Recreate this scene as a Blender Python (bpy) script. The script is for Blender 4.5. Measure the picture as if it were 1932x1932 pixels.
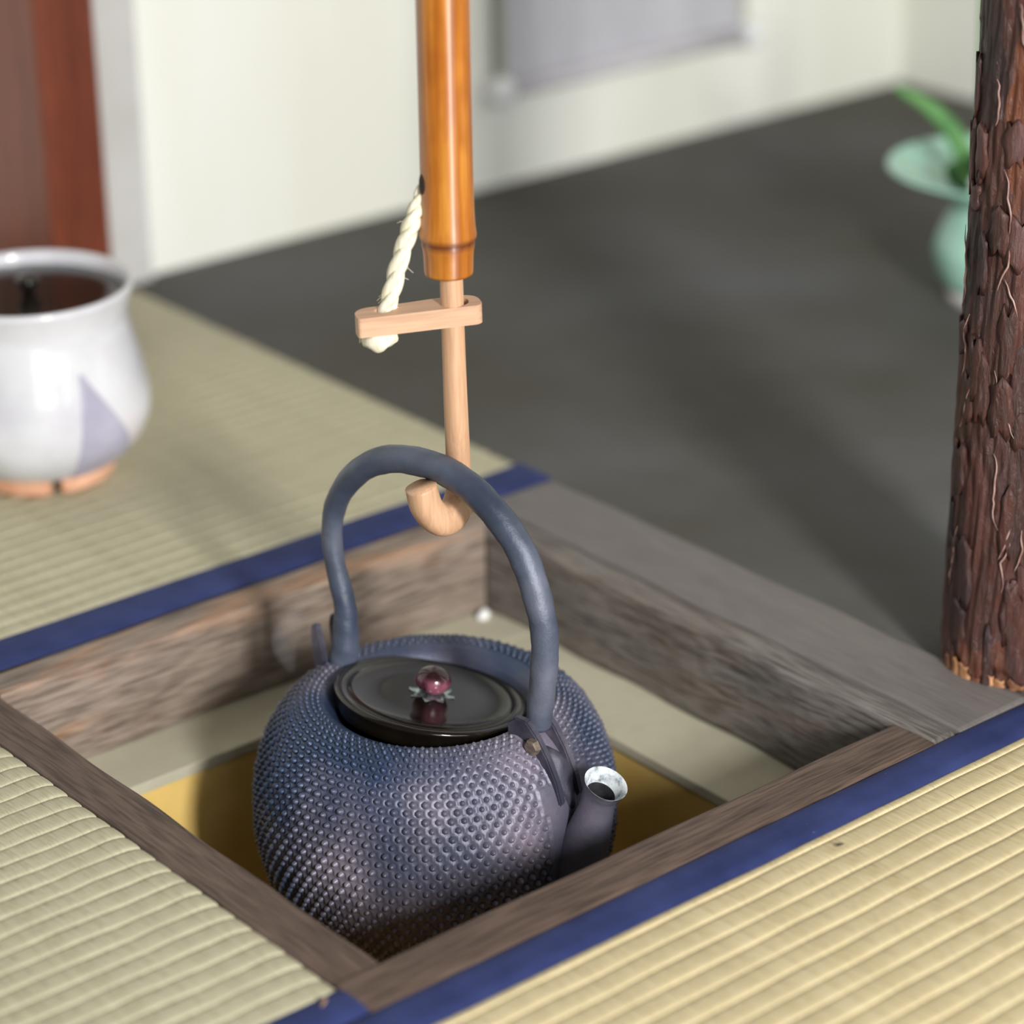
import bpy, bmesh, math, random
import numpy as np
from mathutils import Vector, Matrix

random.seed(7)
rng = np.random.default_rng(11)
S = bpy.context.scene
COL = S.collection
for o in list(bpy.data.objects):
    bpy.data.objects.remove(o)

# ------------------------------------------------------------------ camera
CAM_POS = Vector((-0.8869, -1.1439, 0.78))
RIGHT = Vector((0.76708928, -0.64143491, -0.01163143))
DOWN = Vector((-0.27045503, -0.30688907, -0.91250927))
FWD = Vector((0.58174574, 0.70312186, -0.40889062))
cam_d = bpy.data.cameras.new('camera')
cam = bpy.data.objects.new('camera', cam_d)
COL.objects.link(cam)
m3 = Matrix((RIGHT, -DOWN, -FWD)).transposed()
cam.matrix_world = Matrix.Translation(CAM_POS) @ m3.to_4x4()
cam_d.sensor_width = 36.0
cam_d.sensor_fit = 'HORIZONTAL'
cam_d.lens = 5019.07 / 1932 * 36.0
cam_d.clip_start = 0.05
cam_d.dof.use_dof = True
cam_d.dof.focus_distance = 1.56
cam_d.dof.aperture_fstop = 3.0
S.camera = cam

# ------------------------------------------------------------------ world, light, exposure
world = bpy.data.worlds.new('daylight')
S.world = world
world.use_nodes = True
bg = world.node_tree.nodes['Background']
bg.inputs['Color'].default_value = (0.74, 0.86, 1.0, 1)
bg.inputs['Strength'].default_value = 0.16

def area_light(name, loc, target, sx, sy, power, color):
    d = bpy.data.lights.new(name, 'AREA')
    d.shape = 'RECTANGLE'
    d.size, d.size_y = sx, sy
    d.energy = power
    d.color = color
    o = bpy.data.objects.new(name, d)
    COL.objects.link(o)
    o.location = loc
    o.rotation_euler = (Vector(target) - Vector(loc)).to_track_quat('-Z', 'Y').to_euler()
    return o
# daylight through the open front of the room, behind the photographer
area_light('open_window_daylight', (-0.58, -2.35, 1.10), (0.0, 0.05, 0.0), 0.26, 0.50, 78, (1.0, 0.97, 0.92))
# added low soft fill that brightens the back wall, no screens behind it
area_light('soft_wall_fill', (-0.55, -2.95, 0.85), (-0.3, 0.5, 0.55), 2.2, 1.4, 54, (0.98, 0.98, 1.0))

vs = S.view_settings
vs.view_transform = 'Standard'
vs.look = 'None'
vs.gamma = 1.0
vs.use_curve_mapping = False
vs.exposure = 0.0

# ------------------------------------------------------------------ helpers
def ray(px, py):
    return (FWD + RIGHT * ((px - 966) / 5019.07) + DOWN * ((py - 966) / 5019.07))

def at(px, py, depth):
    return CAM_POS + ray(px, py) * depth

def link(name, me, mat=None, parent=None, smooth=True):
    o = bpy.data.objects.new(name, me)
    COL.objects.link(o)
    if mat is not None:
        me.materials.append(mat)
    if parent is not None:
        o.parent = parent
    if smooth:
        me.polygons.foreach_set('use_smooth', [True] * len(me.polygons))
    return o

def mesh(name, verts, faces):
    me = bpy.data.meshes.new(name)
    me.from_pydata([tuple(v) for v in verts], [], [tuple(f) for f in faces])
    me.update()
    return me

def obj(name, vf, mat, parent=None, smooth=True):
    return link(name, mesh(name, vf[0], vf[1]), mat, parent, smooth)

def tag(o, label, cat=None, group=None, kind=None):
    o['label'] = label
    if cat:
        o['category'] = cat
    if group:
        o['group'] = group
    if kind:
        o['kind'] = kind
    return o

def thing(name, label, cat, loc=(0, 0, 0), group=None):
    o = bpy.data.objects.new(name, None)
    COL.objects.link(o)
    o.empty_display_size = 0.02
    o.location = loc
    return tag(o, label, cat, group)

def lathe(profile, seg=64, closed=False):
    V, F = [], []
    n = len(profile)
    for r, z in profile:
        for k in range(seg):
            a = 2 * math.pi * k / seg
            V.append((r * math.cos(a), r * math.sin(a), z))
    for i in range(n - 1):
        for k in range(seg):
            k2 = (k + 1) % seg
            F.append((i * seg + k, i * seg + k2, (i + 1) * seg + k2, (i + 1) * seg + k))
    return V, F

def smooth_path(pts, sub=8):
    """Catmull-Rom through points given as tuples of any length"""
    P = [np.array(p, float) for p in pts]
    P = [2 * P[0] - P[1]] + P + [2 * P[-1] - P[-2]]
    out = []
    for i in range(1, len(P) - 2):
        for k in range(sub):
            t = k / sub
            a, b, c, d = P[i - 1], P[i], P[i + 1], P[i + 2]
            out.append(0.5 * ((2 * b) + (c - a) * t + (2 * a - 5 * b + 4 * c - d) * t * t + (3 * b - a - 3 * c + d) * t ** 3))
    out.append(P[-2])
    return out

def tube(path, radii, seg=16, caps=True, wob=None, ref=None, flat=1.0):
    """sweep; path list of 3-vectors, radii list; flat scales the second cross axis"""
    V, F = [], []
    P = [np.array(p, float)[:3] for p in path]
    n = len(P)
    u = np.array(ref if ref is not None else (0.31, 0.77, 0.2), float)
    for i in range(n):
        t = P[min(i + 1, n - 1)] - P[max(i - 1, 0)]
        t /= np.linalg.norm(t)
        u = u - t * (u @ t)
        u /= np.linalg.norm(u)
        w = np.cross(t, u)
        for k in range(seg):
            a = 2 * math.pi * k / seg
            r = radii[i] * (1 + (wob(i, a) if wob else 0))
            V.append(P[i] + u * (r * math.cos(a)) + w * (r * flat * math.sin(a)))
    for i in range(n - 1):
        for k in range(seg):
            k2 = (k + 1) % seg
            F.append((i * seg + k, i * seg + k2, (i + 1) * seg + k2, (i + 1) * seg + k))
    if caps:
        F.append(tuple(range(seg - 1, -1, -1)))
        F.append(tuple(range((n - 1) * seg, n * seg)))
    return V, F

def box(x0, x1, y0, y1, z0, z1):
    V = [(x, y, z) for z in (z0, z1) for y in (y0, y1) for x in (x0, x1)]
    F = [(0, 2, 3, 1), (4, 5, 7, 6), (0, 1, 5, 4), (2, 6, 7, 3), (0, 4, 6, 2), (1, 3, 7, 5)]
    return V, F

def bevel_box(name, b, mat, parent=None, w=0.002, seg=2, smooth=False):
    V, F = box(*b)
    me = mesh(name, V, F)
    bm = bmesh.new()
    bm.from_mesh(me)
    bmesh.ops.bevel(bm, geom=bm.edges[:] , offset=w, segments=seg, affect='EDGES', profile=0.6)
    bm.to_mesh(me)
    bm.free()
    return link(name, me, mat, parent, smooth)

def vnoise(x, y, z, seed=0):
    """smooth vectorised pseudo noise in -1..1"""
    r = np.random.default_rng(seed)
    s = 0
    for k in range(6):
        v = r.normal(size=3)
        v /= np.linalg.norm(v)
        f = 1 + 0.5 * k
        s = s + np.sin((v[0] * x + v[1] * y + v[2] * z) * f * 2.2 + r.uniform(0, 6.28)) / (1 + 0.4 * k)
    return s / 3.0

# ------------------------------------------------------------------ materials
def newmat(name, rough=0.6, metal=0.0, spec=0.5):
    m = bpy.data.materials.new(name)
    m.use_nodes = True
    nt = m.node_tree
    p = nt.nodes['Principled BSDF']
    p.inputs['Roughness'].default_value = rough
    p.inputs['Metallic'].default_value = metal
    p.inputs['Specular IOR Level'].default_value = spec
    return m, nt, p

def coords(nt, scale=(1, 1, 1), kind='Object'):
    tc = nt.nodes.new('ShaderNodeTexCoord')
    mp = nt.nodes.new('ShaderNodeMapping')
    mp.inputs['Scale'].default_value = scale
    nt.links.new(tc.outputs[kind], mp.inputs['Vector'])
    return mp.outputs['Vector']

def noise(nt, vec, scale, detail=4, rough=0.6, dist=0.0):
    n = nt.nodes.new('ShaderNodeTexNoise')
    n.inputs['Scale'].default_value = scale
    n.inputs['Detail'].default_value = detail
    n.inputs['Roughness'].default_value = rough
    n.inputs['Distortion'].default_value = dist
    nt.links.new(vec, n.inputs['Vector'])
    return n.outputs['Fac']

def ramp(nt, fac, stops):
    r = nt.nodes.new('ShaderNodeValToRGB')
    e = r.color_ramp.elements
    while len(e) < len(stops):
        e.new(0.5)
    for i, (p, c) in enumerate(stops):
        e[i].position = p
        e[i].color = (*c, 1)
    nt.links.new(fac, r.inputs['Fac'])
    return r.outputs['Color']

def mix(nt, fac, a, b, mode='MIX'):
    n = nt.nodes.new('ShaderNodeMix')
    n.data_type = 'RGBA'
    n.blend_type = mode
    if isinstance(fac, float):
        n.inputs[0].default_value = fac
    else:
        nt.links.new(fac, n.inputs[0])
    for s, v in ((6, a), (7, b)):
        if isinstance(v, tuple):
            n.inputs[s].default_value = (*v, 1)
        else:
            nt.links.new(v, n.inputs[s])
    return n.outputs[2]

def bump(nt, p, h, strength=0.3, dist=0.001):
    b = nt.nodes.new('ShaderNodeBump')
    b.inputs['Strength'].default_value = strength
    b.inputs['Distance'].default_value = dist
    nt.links.new(h, b.inputs['Height'])
    nt.links.new(b.outputs['Normal'], p.inputs['Normal'])

def srgb(r, g, b):
    f = lambda c: (c / 255) / 12.92 if c <= 10 else (((c / 255) + 0.055) / 1.055) ** 2.4
    return (f(r), f(g), f(b))

def simple(name, c1, c2, scale=20, rough=0.6, metal=0.0, spec=0.5, stretch=(1, 1, 1), bstr=0.2, bdist=0.0005, detail=5, lo=0.35, hi=0.65):
    m, nt, p = newmat(name, rough, metal, spec)
    f = noise(nt, coords(nt, stretch), scale, detail)
    nt.links.new(ramp(nt, f, [(lo, c1), (hi, c2)]), p.inputs['Base Color'])
    if bstr:
        bump(nt, p, f, bstr, bdist)
    return m

def wood(name, cols, axis, scale=9, rough=0.62, bstr=0.35, streak=None):
    m, nt, p = newmat(name, rough)
    st = [14, 14, 14]
    st['xyz'.index(axis)] = 0.9
    v = coords(nt, tuple(st))
    f = noise(nt, v, scale, 8, 0.62, 0.6)
    c = ramp(nt, f, [(0.28, cols[0]), (0.5, cols[1]), (0.74, cols[2])])
    st2 = [3, 3, 3]
    st2['xyz'.index(axis)] = 0.7
    g = noise(nt, coords(nt, tuple(st2)), 6, 5, 0.6, 1.0)
    if streak:
        c = mix(nt, ramp(nt, g, [(0.52, (0, 0, 0)), (0.66, (1, 1, 1))]), c, streak)
    st3 = [40, 40, 40]
    st3['xyz'.index(axis)] = 2.2
    fi = noise(nt, coords(nt, tuple(st3)), 14, 3, 0.5)
    c = mix(nt, 0.5 if rough > 0.55 and bstr > 0.1 else 0.3, c, ramp(nt, fi, [(0.35, tuple(x * (0.45 if rough > 0.55 else 0.8) for x in cols[0])), (0.6, cols[2])]))
    nt.links.new(c, p.inputs['Base Color'])
    bump(nt, p, fi, bstr, 0.0008)
    return m

M = {}
def tatami_mat(name, a, b, c):
    m, nt, p = newmat(name, 0.55, 0, 0.35)
    v = coords(nt, (230, 16, 9))
    f = noise(nt, v, 3.0, 5, 0.75, 0.3)
    col = ramp(nt, f, [(0.30, a), (0.5, b), (0.72, c)])
    g = noise(nt, coords(nt, (9, 14, 9)), 3.0, 3)
    col = mix(nt, ramp(nt, g, [(0.42, (0, 0, 0)), (0.75, (0.55, 0.55, 0.55))]), col, tuple(x * 0.86 for x in b))
    # sparse darker straws
    h = noise(nt, coords(nt, (300, 26, 26)), 2.0, 2, 0.5, 0.4)
    col = mix(nt, ramp(nt, h, [(0.62, (0, 0, 0)), (0.70, (0.55, 0.55, 0.55))]), col, tuple(x * 0.55 for x in a))
    nt.links.new(col, p.inputs['Base Color'])
    bump(nt, p, f, 0.6, 0.0010)
    return m
M['straw_front'] = tatami_mat('straw_golden', srgb(176, 158, 118), srgb(204, 189, 150), srgb(218, 207, 176))
M['straw_side'] = tatami_mat('straw_greenish', srgb(156, 149, 120), srgb(184, 179, 152), srgb(202, 199, 178))
M['mat_core'] = simple('rush_core', srgb(120, 105, 70), srgb(150, 135, 95), 60)

def cloth(name, a, b):
    m, nt, p = newmat(name, 0.75, 0, 0.3)
    f = noise(nt, coords(nt), 22, 5)
    c = ramp(nt, f, [(0.3, a), (0.7, b)])
    sp = noise(nt, coords(nt), 330, 2)
    c = mix(nt, ramp(nt, sp, [(0.74, (0, 0, 0)), (0.8, (0.5, 0.5, 0.5))]), c, srgb(120, 130, 170))
    nt.links.new(c, p.inputs['Base Color'])
    w = noise(nt, coords(nt), 900, 2)
    bump(nt, p, w, 0.25, 0.0004)
    return m
M['band'] = cloth('indigo_cloth', srgb(32, 42, 88), srgb(50, 62, 112))

BR = (srgb(50, 38, 32), srgb(83, 66, 57), srgb(108, 89, 78))
M['rail_x'] = wood('dark_wood_along_x', BR, 'x')
M['rail_y'] = wood('dark_wood_along_y', BR, 'y')
M['rail_back'] = wood('weathered_wood_back', (srgb(72, 60, 52), srgb(128, 112, 100), srgb(158, 144, 132)), 'x', 6, streak=srgb(170, 122, 84))
M['rail_right'] = wood('weathered_wood_right', (srgb(50, 46, 44), srgb(98, 92, 87), srgb(136, 131, 128)), 'y', 6, streak=srgb(104, 86, 74))
M['sill'] = wood('grey_sill_wood', (srgb(104, 99, 97), srgb(112, 107, 105), srgb(120, 115, 113)), 'y', 3, 0.6, 0.08)

def plaster(name, a, b, sc=14, rough=0.85):
    return simple(name, a, b, sc, rough, 0, 0.3, bstr=0.15, bdist=0.001)
M['ledge'] = plaster('pale_plaster', srgb(182, 178, 158), srgb(198, 194, 172))
M['pit'] = plaster('ochre_plaster', srgb(214, 178, 96), srgb(232, 202, 128), 10)
M['ash'] = simple('dark_ash', srgb(40, 38, 36), srgb(70, 66, 62), 80, 0.95)

# ------------------------------------------------------------------ the setting
def wall_material():
    m, nt, p = newmat('pale_wall_plaster', 0.85, 0, 0.25)
    f = noise(nt, coords(nt, (2.2, 2.2, 0.5)), 2.0, 4)
    c = ramp(nt, f, [(0.35, srgb(226, 227, 216)), (0.65, srgb(236, 238, 233))])
    nt.links.new(c, p.inputs['Base Color'])
    g = noise(nt, coords(nt), 60, 4)
    bump(nt, p, g, 0.1, 0.001)
    return m
M['wall'] = wall_material()

def dark_floor():
    m, nt, p = newmat('dark_slate_floor', 0.8, 0, 0.2)
    f = noise(nt, coords(nt), 3.2, 5, 0.55)
    c = ramp(nt, f, [(0.3, srgb(74, 72, 65)), (0.5, srgb(87, 86, 83)), (0.72, srgb(100, 101, 104))])
    nt.links.new(c, p.inputs['Base Color'])
    g = noise(nt, coords(nt), 120, 5)
    bump(nt, p, g, 0.25, 0.0008)
    r = ramp(nt, f, [(0.3, (0.7, 0.7, 0.7)), (0.7, (0.85, 0.85, 0.85))])
    nt.links.new(r, p.inputs['Roughness'])
    return m
M['floor'] = dark_floor()

WALL_Y, WALL_X = 0.82, 1.31
fl = obj('floor', box(0.2835, WALL_X, -1.6, WALL_Y, -0.06, -0.003), M['floor'], smooth=False)
tag(fl, 'dark slate floor', kind='structure')
wb = obj('wall_back', box(-1.8, WALL_X + 0.08, WALL_Y, WALL_Y + 0.08, -0.06, 2.4), M['wall'], smooth=False)
tag(wb, 'pale plaster back wall', kind='structure')
wr = obj('wall_right', box(WALL_X, WALL_X + 0.08, -1.6, WALL_Y, -0.06, 2.4), M['wall'], smooth=False)
tag(wr, 'pale plaster side wall', kind='structure')
M['ceil'] = wood('ceiling_boards', (srgb(70, 58, 48), srgb(110, 92, 74), srgb(130, 110, 90)), 'x')
ce = obj('ceiling', box(-1.8, WALL_X + 0.08, -1.6, WALL_Y + 0.08, 2.4, 2.46), M['ceil'], smooth=False)
tag(ce, 'dark board ceiling', kind='structure')
M['trim'] = simple('grey_trim_paint', srgb(186, 186, 184), srgb(200, 200, 200), 6, 0.7, bstr=0.05)
tr = bevel_box('trim_1', (0.262, 0.308, WALL_Y - 0.022, WALL_Y, 0.0, 2.4), M['trim'], None, 0.003)
tag(tr, 'grey upright trim against the back wall', kind='structure')

# ------------------------------------------------------------------ tatami mats
PITCH = 0.0156
def rib_mesh(name, length, nseg, seed, drop0=False, drop1=False):
    """one woven rib, lying along x from 0 to length, y from 0 (near) to PITCH (far)"""
    # cross profile: steep rounded near edge, gently falling far side
    prof = [(0.0, -0.0013), (0.0004, -0.0005), (0.0014, -0.0001), (0.0040, 0.0001), (0.0080, 0.0000),
            (0.0120, -0.0002), (0.0148, -0.0006), (PITCH, -0.0013)]
    xs = [length * i / nseg for i in range(nseg + 1)]
    if drop0:
        xs = [0, 0.0015, 0.004, 0.008, 0.014] + [x for x in xs if x > 0.018]
    if drop1:
        xs = [x for x in xs if x < length - 0.018] + [length - q for q in (0.014, 0.008, 0.004, 0.0015, 0)]
    r = np.random.default_rng(seed)
    V, F = [], []
    n = len(prof)
    ph = r.uniform(0, 6.28, 4)
    for x in xs:
        wy = 0.00035 * math.sin(x * 61 + ph[0]) + 0.00025 * math.sin(x * 173 + ph[1])
        wz = 0.00018 * math.sin(x * 97 + ph[2]) + 0.00012 * math.sin(x * 240 + ph[3])
        d = 0
        if drop0:
            d = max(d, 0.0024 * math.exp(-x / 0.004))
        if drop1:
            d = max(d, 0.0024 * math.exp(-(length - x) / 0.004))
        for j, (y, z) in enumerate(prof):
            e = 0 if j in (0, n - 1) else 1
            V.append((x, y + wy * (1 if 0 < j < n - 1 else 0.6), z + wz * e - d))
    for i in range(len(xs) - 1):
        for j in range(n - 1):
            a = i * n + j
            F.append((a, a + n, a + n + 1, a + 1))
    return mesh(name, V, F)

def tatami(label, x0, x1, y0, y1, bands, mat, drop0=False, drop1=False, ribs=None, phase=0.0):
    t = thing('tatami_mat', label, 'tatami mat', (x0, y0, 0), 'woven rush mats around the hearth')
    obj('mat_core', box(0, x1 - x0, 0.0005, y1 - y0 - 0.0005, -0.055, -0.0060), M['mat_core'], t, False)
    for b0, b1 in bands:
        nb, mb = 60, 6
        V, F = [], []
        L = x1 - x0
        for i in range(nb + 1):
            x = L * i / nb
            for j in range(mb + 1):
                q = j / mb
                y = b0 + (b1 - b0) * q
                z = 0.0010 - 0.0022 * (abs(2 * q - 1) ** 6) + 0.0002 * math.sin(x * 40 + j) 
                y += 0.0004 * math.sin(x * 33 + (0 if j < mb / 2 else 2))
                V.append((x, y - y0, z))
        for i in range(nb):
            for j in range(mb):
                a = i * (mb + 1) + j
                F.append((a, a + mb + 1, a + mb + 2, a + 1))
        bo = obj('border_band', (V, F), M['band'], t)
        bo['label'] = 'indigo blue cloth border'
    protos = [rib_mesh('weave_rib', x1 - x0, 46, s, drop0, drop1) for s in range(5)]
    for me in protos:
        me.materials.append(mat)
        me.polygons.foreach_set('use_smooth', [True] * len(me.polygons))
    r0, r1 = ribs
    y = r0 + phase
    k = 0
    while y < r1 - 0.004:
        o = bpy.data.objects.new('weave_rib', protos[k % 5])
        COL.objects.link(o)
        o.parent = t
        o.location = (0, y - y0, 0)
        if y + PITCH > r1:
            o.scale = (1, (r1 - y) / PITCH, 1)
        y += PITCH
        k += 1
    return t

tatami('golden woven rush mat in front of the hearth, blue border along its far edge', -0.75, 0.62, -0.92, -0.2296,
       [(-0.2598, -0.2300)], M['straw_front'], ribs=(-0.92, -0.2585), phase=0.0)
tatami('greenish woven rush mat left of the hearth frame', -0.85, -0.2272, -0.2292, 0.2236,
       [(-0.2290, -0.2012), (0.1950, 0.2230)], M['straw_side'], drop1=True, ribs=(-0.2020, 0.196), phase=0.0)
tatami('greenish woven rush mat beyond the hearth, carrying the white jar', -0.85, 0.2835, 0.2242, 0.8195,
       [(0.2246, 0.2650)], M['straw_side'], drop1=True, ribs=(0.2640, 0.8195), phase=0.0)

# ------------------------------------------------------------------ hearth frame and sill
HI = 0.196
def rail(name, b, mat, parent, axis, seed, w=0.0022, amp=0.0006):
    """a sawn board: bevelled box, cut lengthwise and slightly uneven"""
    V, F = box(*b)
    me = mesh(name, V, F)
    bm = bmesh.new()
    bm.from_mesh(me)
    bmesh.ops.bevel(bm, geom=bm.edges[:], offset=w, segments=2, affect='EDGES', profile=0.6)
    L = b[1] - b[0] if axis == 0 else b[3] - b[2]
    o0 = b[0] if axis == 0 else b[2]
    nrm = (1, 0, 0) if axis == 0 else (0, 1, 0)
    for k in range(1, 36):
        c = [0, 0, 0]
        c[axis] = o0 + L * k / 36
        bmesh.ops.bisect_plane(bm, geom=bm.verts[:] + bm.edges[:] + bm.faces[:], plane_co=c, plane_no=nrm)
    for v in bm.verts:
        s = v.co[axis] * 34 + seed
        v.co.x += amp * math.sin(s * 1.7 + v.co.z * 90) * (axis == 1)
        v.co.y += amp * math.sin(s * 1.3 + v.co.z * 90) * (axis == 0)
        v.co.z += amp * 0.5 * math.sin(s * 1.1 + 2 + v.co.x * 60 * (axis == 1) + v.co.y * 60 * (axis == 0))
    bm.to_mesh(me)
    bm.free()
    return link(name, me, mat, parent, False)

hf = thing('hearth_surround', 'square dark wooden frame around the sunken hearth', 'hearth frame', (0, 0, -0.068))
def rz(b):
    return (b[0], b[1], b[2], b[3], b[4] + 0.068, b[5] + 0.068)
rail('frame_rail', rz((-0.2268, 0.1975, -0.2290, -HI, -0.062, -0.0005)), M['rail_x'], hf, 0, 1)
rail('frame_rail', rz((-0.2268, -HI, -0.1958, 0.2236, -0.062, -0.0015)), M['rail_y'], hf, 1, 4)
rail('frame_rail', rz((-0.1955, 0.2185, 0.1965, 0.2238, -0.068, -0.0010)), M['rail_back'], hf, 0, 2, 0.003, 0.0012)
rail('frame_rail', rz((HI, 0.2188, -0.2290, 0.1960, -0.068, -0.0010)), M['rail_right'], hf, 1, 7, 0.004, 0.0014)
sb = rail('sill_board', (0.2192, 0.2832, -0.2290, 0.2238, -0.05, 0.0), M['sill'], None, 1, 3, 0.003, 0.0006)
tag(sb, 'flat grey wooden sill board between the hearth and the dark floor', 'sill board')

hl = thing('hearth_lining', 'plastered pit lining of the hearth with a pale ledge and ochre walls', 'hearth pit', (0, 0, -0.30))
def ring(outer, inner_x, inner_y, z):
    V = [(-outer, -outer, z), (outer, -outer, z), (outer, outer, z), (-outer, outer, z),
         (-inner_x, -inner_y, z), (inner_x, -inner_y, z), (inner_x, inner_y, z), (-inner_x, inner_y, z)]
    F = [(0, 1, 5, 4), (1, 2, 6, 5), (2, 3, 7, 6), (3, 0, 4, 7)]
    return V, F
IX, IY = 0.138, 0.146
def ledge_piece(b):
    return bevel_box('ledge', (b[0], b[1], b[2], b[3], 0.2235, 0.2315), M['ledge'], hl, 0.0012)
ledge_piece((-0.215, 0.215, IY, 0.215))
ledge_piece((-0.215, 0.215, -0.215, -IY))
ledge_piece((IX, 0.215, -IY, IY))
def slab(b):
    return bevel_box('pit_wall', b, M['pit'], hl, 0.001)
slab((-0.228, IX + 0.03, IY + 0.0015, IY + 0.03, 0, 0.2230))
slab((-0.228, IX + 0.03, -IY - 0.03, -IY - 0.0015, 0, 0.2230))
slab((IX + 0.0015, IX + 0.03, -IY, IY, 0, 0.2230))
slab((-0.228, -0.198, -IY, IY, 0, 0.2300))
bevel_box('pit_floor', (-0.228, IX + 0.03, -IY - 0.03, IY + 0.03, -0.02, 0.0), M['ash'], hl, 0.001)

# small white lump in the far corner of the ledge
M['white'] = simple('chalk_white', srgb(225, 228, 230), srgb(245, 246, 246), 60, 0.8)
V, F = lathe([(0.0002, 0.008), (0.0035, 0.0075), (0.006, 0.005), (0.0072, 0.002), (0.0068, 0.0), (0.0002, 0.0)], 14)
V = [(x * (1 + 0.25 * math.sin(5 * y * 300)), y * 0.8, z * (1 + 0.2 * math.sin(x * 500))) for x, y, z in V]
wl = obj('white_lump', (V, F), M['white'])
wl.location = (0.186, 0.187, -0.0685)
wl.scale = (0.75, 0.75, 0.75)
tag(wl, 'small white lump in the far corner of the hearth ledge', 'lump')

# ------------------------------------------------------------------ iron kettle
def iron(name, blue, lav, grey, rough=0.42, metal=0.35, sc=14):
    m, nt, p = newmat(name, rough, metal, 0.5)
    f = noise(nt, coords(nt), sc, 5, 0.6)
    g = noise(nt, coords(nt), sc * 0.55, 3, 0.5)
    c = ramp(nt, g, [(0.38, blue), (0.52, grey), (0.64, lav)])  # blue and lavender blotches put sky reflection and sheen into the colour
    c = mix(nt, ramp(nt, f, [(0.3, (0.6, 0.6, 0.6)), (0.6, (0, 0, 0))]), c, tuple(x * 0.45 for x in blue))
    nt.links.new(c, p.inputs['Base Color'])
    h = noise(nt, coords(nt), 260, 6, 0.75)
    bump(nt, p, h, 0.5, 0.0008)
    return m
M['iron'] = iron('cast_iron', srgb(54, 69, 98), srgb(146, 136, 152), srgb(108, 106, 122), 0.35, 0.25)
M['iron_handle'] = iron('handle_iron', srgb(58, 68, 88), srgb(108, 112, 128), srgb(82, 90, 108), 0.35, 0.15, 24)
M['iron_dark'] = iron('lug_iron', srgb(60, 60, 76), srgb(120, 112, 126), srgb(84, 82, 94), 0.5, 0.3, 60)

KC = Vector((-0.0084, -0.0036, -0.0568))
KB = -0.094
DIR = Vector((0.197, -0.98, 0)).normalized()
DANG = math.atan2(DIR.y, DIR.x)
kettle = thing('iron_kettle', 'dark cast iron kettle with studded body hanging over the hearth', 'kettle', (KC.x, KC.y, KC.z + KB))
kettle.rotation_euler = (0, 0, DANG)      # local +x points along the spout
ZB = -KB                                   # local z of the equator

prof = smooth_path([(0.0565, 0.045), (0.0575, 0.057), (0.0605, 0.0655), (0.067, 0.0710), (0.0745, 0.0725), (0.084, 0.0685), (0.0945, 0.0585),
                    (0.1035, 0.0430), (0.1098, 0.0225), (0.1122, 0.0), (0.1105, -0.0240), (0.1035, -0.0480), (0.0900, -0.0690), (0.0680, -0.0850),
                    (0.0400, -0.0925), (0.0002, -0.0940)], 24)
PR = np.array([p[0] for p in prof]); PZ = np.array([p[1] for p in prof])
ARC = np.concatenate([[0], np.cumsum(np.hypot(np.diff(PR), np.diff(PZ)))])
def prof_at(s):
    return np.interp(s, ARC, PR), np.interp(s, ARC, PZ)
def prof_normal(s):
    r0, z0 = prof_at(s - 0.001); r1, z1 = prof_at(s + 0.001)
    t = np.array([r1 - r0, z1 - z0]); t /= np.linalg.norm(t)
    return np.array([-t[1], t[0]])  # outward (right of travel)
NST = 86
rows = []
s = float(np.interp(0.0700, PR[:int(len(PR) * 0.55)], ARC[:int(len(PR) * 0.55)]))
s_start = s
while True:
    r, z = prof_at(s)
    if z < -0.066:
        break
    rows.append((s, float(r), float(z)))
    s += 0.70 * 2 * math.pi * r / NST
s_end = s
def stud_free(th, r, z):
    """bare zones: around the spout root and the handle lugs (th measured from the spout)"""
    th = (th + math.pi) % (2 * math.pi) - math.pi
    d = abs(th) * r
    if z < 0.048 and z > -0.05 and d < 0.0235 - 0.0 * z:
        return True
    if z >= 0.040 and d < 0.0125:
        return True
    if z > 0.062 and abs(abs(th) - math.pi) * r < 0.010:
        return True
    return False
SV, SF = [], []
dimples = []
for ri, (s, r, z) in enumerate(rows):
    nn = prof_normal(s)
    if nn[0] < 0 and z < 0.07: nn = -nn
    sp = 2 * math.pi * r / NST
    br = min(0.0022, sp * 0.29)
    hgt = br * 1.2
    for k in range(NST):
        th = 2 * math.pi * (k + 0.5 * (ri % 2)) / NST
        if stud_free(th, r, z):
            continue
        c, sn = math.cos(th), math.sin(th)
        N = np.array([nn[0] * c, nn[0] * sn, nn[1]])
        T = np.array([-sn, c, 0])
        B = np.cross(N, T)
        P0 = np.array([r * c, r * sn, z + ZB]) - N * 0.0010
        b = len(SV)
        jit = random.uniform(0.85, 1.15)
        for rr, hh in ((1.0, 0.0), (0.72, 0.62), (0.32, 0.97)):
            for q in range(7):
                a = 2 * math.pi * q / 7
                SV.append(P0 + (T * math.cos(a) + B * math.sin(a)) * br * rr * jit + N * (hgt * hh * jit + 0.0))
        SV.append(P0 + N * hgt * 1.06 * jit)
        for l in range(2):
            for q in range(7):
                q2 = (q + 1) % 7
                SF.append((b + l * 7 + q, b + l * 7 + q2, b + l * 7 + 7 + q2, b + l * 7 + 7 + q))
        for q in range(7):
            SF.append((b + 14 + q, b + 14 + (q + 1) % 7, b + 21))
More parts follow.
